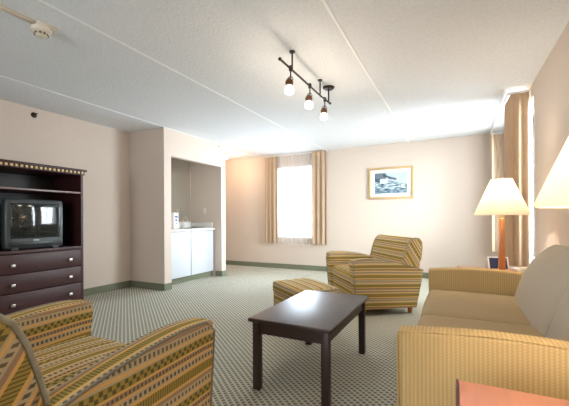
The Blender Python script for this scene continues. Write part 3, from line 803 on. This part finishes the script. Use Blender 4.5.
end_table((0.352, 0.865, 0), 0.69, 0.54, 0.58, 'reddish wood end table in the bottom right corner against the near sofa arm')
end_table((0.36, 3.55, 0), 0.66, 0.55, 0.58, 'reddish wood end table behind the far sofa arm carrying papers')

def table_lamp(loc, label, watts):
    r = empty('table_lamp', loc, 0, label, 'lamp', 'cream shaded table lamps')
    finish('base', box(nb(), -0.075, 0.075, -0.075, 0.075, 0, 0.022, 0.004), M['lampwood'], r, smooth=30)
    t = prism([(-0.026, 0.022), (0.026, 0.022), (0.019, 0.46), (-0.019, 0.46)], -0.026, 0.026, 'y', 0.003, 2)
    finish('column', t, M['lampwood'], r, smooth=30)
    finish('collar', lathe(nb(), [(0.022, 0.46), (0.024, 0.468), (0.012, 0.475), (0.012, 0.50), (0.02, 0.505), (0.02, 0.555), (0.008, 0.56)], 20), M['brass'], r, smooth=50)
    finish('bulb', lathe(nb(), [(0.012, 0.56), (0.016, 0.58), (0.03, 0.62), (0.032, 0.645), (0.022, 0.672), (0.004, 0.682)], 20), M['filament'], r, smooth=60)
    z0, z1, R0, R1 = 0.505, 0.818, 0.210, 0.083
    bm = nb(); seg = 48
    prof = [(R0, z0), (R0 + 0.002, z0 + 0.008), (R1 + 0.002, z1 - 0.008), (R1, z1), (R1 - 0.003, z1), (R0 - 0.003, z0)]
    rings = [[bm.verts.new((a * math.cos(2 * PI * i / seg), a * math.sin(2 * PI * i / seg), z)) for i in range(seg)] for a, z in prof]
    for k in range(len(rings)):
        a, b_ = rings[k], rings[(k + 1) % len(rings)]
        for i in range(seg): bm.faces.new((a[i], a[(i + 1) % seg], b_[(i + 1) % seg], b_[i]))
    bmesh.ops.recalc_face_normals(bm, faces=bm.faces)
    finish('lamp_shade', bm, M['shade'], r, smooth=60)
    bm = nb(); tube(bm, [(0, 0, 0.505), (0.04, 0, 0.54), (0.045, 0, 0.66), (0.03, 0, 0.74), (0, 0, 0.80), (-0.03, 0, 0.74), (-0.045, 0, 0.66), (-0.04, 0, 0.54), (0, 0, 0.505)], 0.002, 6)
    for a in (0, 2 * PI / 3, 4 * PI / 3): tube(bm, [(0, 0, 0.795), (0.083 * math.cos(a), 0.083 * math.sin(a), 0.812)], 0.002, 6)
    finish('harp', bm, M['brass'], r, smooth=60)
    l = bpy.data.lights.new('lamp_bulb_light', 'POINT'); l.energy = watts; l.color = (1.0, 0.88, 0.74); l.shadow_soft_size = 0.045
    lo = bpy.data.objects.new('lamp_bulb_light', l); C.objects.link(lo); lo.parent = r; lo.location = (0, 0, 0.73)
    return r
table_lamp((0.381, 0.978, 0.5815), 'large cream shaded table lamp at the right edge on the near end table', 17)
table_lamp((0.367, 3.518, 0.5815), 'cream shaded table lamp with wooden column on the far end table', 9)

# things on the far end table
bk = empty('brochure', (0.345, 3.745, 0.5805), math.radians(12), 'small folded brochure with a navy cover propped left of the far lamp', 'brochure')
t = prism([(-0.075, 0), (-0.041, 0.11), (-0.002, 0.0), (0.002, 0.0), (-0.040, 0.118), (-0.079, 0)], -0.085, 0.085, 'x'); finish('cover', t, M['paper'], bk, smooth=0)
t = prism([(-0.0785, 0.010), (-0.0775, 0.006), (-0.044, 0.105), (-0.0448, 0.109)], -0.072, 0.072, 'x'); finish('cover_print', t, M['navy'], bk, smooth=0)
tag(finish('notepad', box(nb(), -0.09, 0.09, -0.12, 0.12, 0, 0.018, 0.002), M['paper'], loc=(0.59, 3.68, 0.5805)), 'white notepad lying right of the far lamp on the end table', 'notepad')
bpy.data.objects['notepad'].rotation_euler = (0, 0, 0.4)
ph = empty('telephone', (0.57, 3.395, 0.5825), math.radians(90), 'ivory telephone lying in front of the far table lamp column', 'telephone')
finish('body', shift(soft(0.15, 0.20, 0.04, 0.015, (0, 0, 0.004), 6), (0, 0, 0.02)), M['ivory'], ph, smooth=60)
finish('handset', tube(nb(), [(-0.04, -0.09, 0.052), (-0.04, -0.06, 0.062), (-0.04, 0.06, 0.062), (-0.04, 0.09, 0.052)], 0.016, 10), M['ivory'], ph, smooth=60)

# ---------------------------------------------------------------- framed picture
def picture():
    xa, xb, z0, z1 = -1.455, -0.655, 1.42, 2.005; r = empty('framed_picture', ((xa + xb) / 2, YB, (z0 + z1) / 2), 0, 'blue landscape print in a gilt frame with a white mat on the back wall', 'picture')
    a, c = (xb - xa) / 2, (z1 - z0) / 2; fw = 0.040
    bm = nb()
    def q(x0_, x1_, za, zb): box(bm, x0_, x1_, -0.028, -0.001, za, zb, 0.006)
    q(-a, a, c - fw, c); q(-a, a, -c, -c + fw); q(-a, -a + fw, -c + fw, c - fw); q(a - fw, a, -c + fw, c - fw)
    finish('frame', bm, M['gilt'], r, smooth=30)
    finish('mat_board', box(nb(), -a + fw, a - fw, -0.012, -0.001, -c + fw, c - fw), M['mat'], r, smooth=0)
    pa, pc = a - fw - 0.072, c - fw - 0.062
    finish('print', box(nb(), -pa, pa, -0.0135, -0.012, -pc, pc), M['print'], r, smooth=0, uvf=lambda n_, co: ((co.x + pa) / (2 * pa), (co.z + pc) / (2 * pc)))
picture()

# ---------------------------------------------------------------- ceiling fittings
def track_light():
    tx, tz = -1.19, 2.285
    r = empty('track_light', (tx, 2.86, H), 0, 'dark bronze ceiling track light with three frosted glass heads', 'ceiling light')
    bm = nb(); tube(bm, [(0, 2.30 - 2.86, tz - H), (0, 3.20 - 2.86, tz - H), (0.012, 3.26 - 2.86, tz - H - 0.004), (0.012, 3.43 - 2.86, tz - H - 0.004)], 0.009, 8)
    for y in (2.30, 3.43): 
        t = bmesh.new(); bmesh.ops.create_uvsphere(t, u_segments=10, v_segments=8, radius=0.014); shift(t, (0 if y < 3 else 0.012, y - 2.86, tz - H)); join(bm, t)
    finish('track_rail', bm, M['bronze'], r, smooth=60)
    for y in (2.52, 3.165):
        bm = lathe(nb(), [(0.007, tz - H - 0.01), (0.007, -0.012), (0.024, -0.010), (0.024, 0)], 14, 0, y - 2.86)
        finish('ceiling_stem', bm, M['bronze'], r, smooth=40)
    bm = lathe(nb(), [(0.008, tz - H - 0.012), (0.008, -0.022), (0.05, -0.020), (0.062, -0.008), (0.062, 0)], 24, 0.012, 3.385 - 2.86)
    finish('canopy', bm, M['bronze'], r, smooth=40)
    for k, y in enumerate((2.49, 2.90, 3.30)):
        yy = y - 2.86; dy = -0.045
        hd = finish('lamp_head', lathe(nb(), [(0.008, -0.30), (0.030, -0.298), (0.034, -0.275), (0.024, -0.255), (0.016, -0.245), (0.005, -0.243)], 18, 0, yy + dy * 0.6), M['copper'], r, smooth=50)
        bm = nb(); tube(bm, [(0, yy, tz - H + 0.02), (0, yy, tz - H - 0.075)], 0.006, 8); box(bm, -0.012, 0.012, yy - 0.012, yy + 0.012, tz - H - 0.02, tz - H + 0.025, 0.003)
        # yoke ring
        pts = [(0.026 * math.cos(t_), yy + dy * 0.3, tz - H - 0.095 + 0.026 * math.sin(t_)) for t_ in [2 * PI * q / 14 for q in range(15)]]
        tube(bm, pts, 0.003, 6)
        finish('yoke', bm, M['bronze'], hd, smooth=50)
        g = lathe(nb(), [(0.020, -0.298), (0.032, -0.308), (0.038, -0.326), (0.040, -0.350), (0.034, -0.364), (0.014, -0.369)], 22, 0, yy + dy * 0.6)
        bmesh.ops.recalc_face_normals(g, faces=g.faces)
        finish('glass_shade', g, M['bulb'], hd, smooth=60)
        l = bpy.data.lights.new('track_bulb_light', 'POINT'); l.energy = 3; l.color = (1.0, 0.85, 0.68); l.shadow_soft_size = 0.05
        lo = bpy.data.objects.new('track_bulb_light', l); C.objects.link(lo); lo.parent = r; lo.location = (0, yy + dy * 0.6, -0.45)
track_light()

sd = empty('smoke_detector', (-2.594, 1.36, H), 0, 'round ivory smoke detector on the ceiling at the end of the cable raceway', 'smoke detector')
finish('mounting_plate', box(nb(), -0.05, 0.05, -0.04, 0.075, -0.03, 0, 0.004), M['ivory'], sd, smooth=30)
finish('housing', lathe(nb(), [(0.02, -0.092), (0.032, -0.086), (0.042, -0.066), (0.058, -0.058), (0.062, -0.032), (0.060, -0.03)], 28), M['ivory'], sd, smooth=45)
bm = nb()
for k in range(10):
    a = 2 * PI * k / 10; t = box(nb(), 0.041, 0.0435, -0.006, 0.006, -0.080, -0.068)
    bmesh.ops.rotate(t, verts=t.verts, matrix=Matrix.Rotation(a, 3, 'Z')); join(bm, t)
finish('vent_slots', bm, M['copper'], sd, smooth=0)
tag(finish('cable_raceway', box(nb(), -2.612, -2.580, YF, 1.31, H - 0.022, H, 0.003), M['ivory'], smooth=30), 'straight ivory cable raceway on the ceiling running to the smoke detector', 'raceway')

def sprinkler(loc, label, mat):
    r = empty('sprinkler_head', loc, 0, label, 'sprinkler', None)
    def rx(prof):
        t = lathe(nb(), prof, 16); bmesh.ops.rotate(t, verts=t.verts, matrix=Matrix.Rotation(PI / 2, 3, 'Y')); return t
    finish('escutcheon', rx([(0.034, 0), (0.034, 0.004), (0.020, 0.012), (0.012, 0.014)]), mat, r, smooth=40)
    finish('nozzle', rx([(0.010, 0.012), (0.010, 0.040), (0.006, 0.042)]), mat, r, smooth=40)
    finish('deflector', box(nb(), 0.042, 0.066, -0.018, 0.018, 0.010, 0.014, 0.001), mat, r, smooth=0)
sprinkler((XL, 2.328, 2.35), 'dark sidewall sprinkler head high on the left wall above the armoire', M['bronze'])
sprinkler((NX, 4.99, 2.385), 'small grey sprinkler head high on the front of the bar alcove', M['nickel'])

pl = empty('passage_light', (-4.30, 5.80, H), 0, 'small lit frosted ceiling light in the passage past the bar alcove', 'ceiling light')
finish('canopy', lathe(nb(), [(0.05, -0.02), (0.075, -0.015), (0.075, 0)], 24), M['brass'], pl, smooth=40)
g = lathe(nb(), [(0.01, -0.12), (0.045, -0.11), (0.068, -0.08), (0.07, -0.05), (0.055, -0.02)], 24)
bmesh.ops.recalc_face_normals(g, faces=g.faces)
finish('glass_shade', g, M['bulb'], pl, smooth=60)
l = bpy.data.lights.new('passage_bulb_light', 'POINT'); l.energy = 10; l.color = (1.0, 0.68, 0.42); l.shadow_soft_size = 0.06
lo = bpy.data.objects.new('passage_bulb_light', l); C.objects.link(lo); lo.parent = pl; lo.location = (0, 0, -0.2)

# repeats of one kind share a group
for o in list(C.objects):
    if o.parent is None and 'label' in o:
        g = {'drape': 'tan window drapes', 'sheer_curtain': 'white sheer curtains', 'curtain_rail': 'curtain rails over the windows', 'sprinkler_head': 'sidewall sprinkler heads'}.get(o.name.split('.')[0])
        if g: o['group'] = g
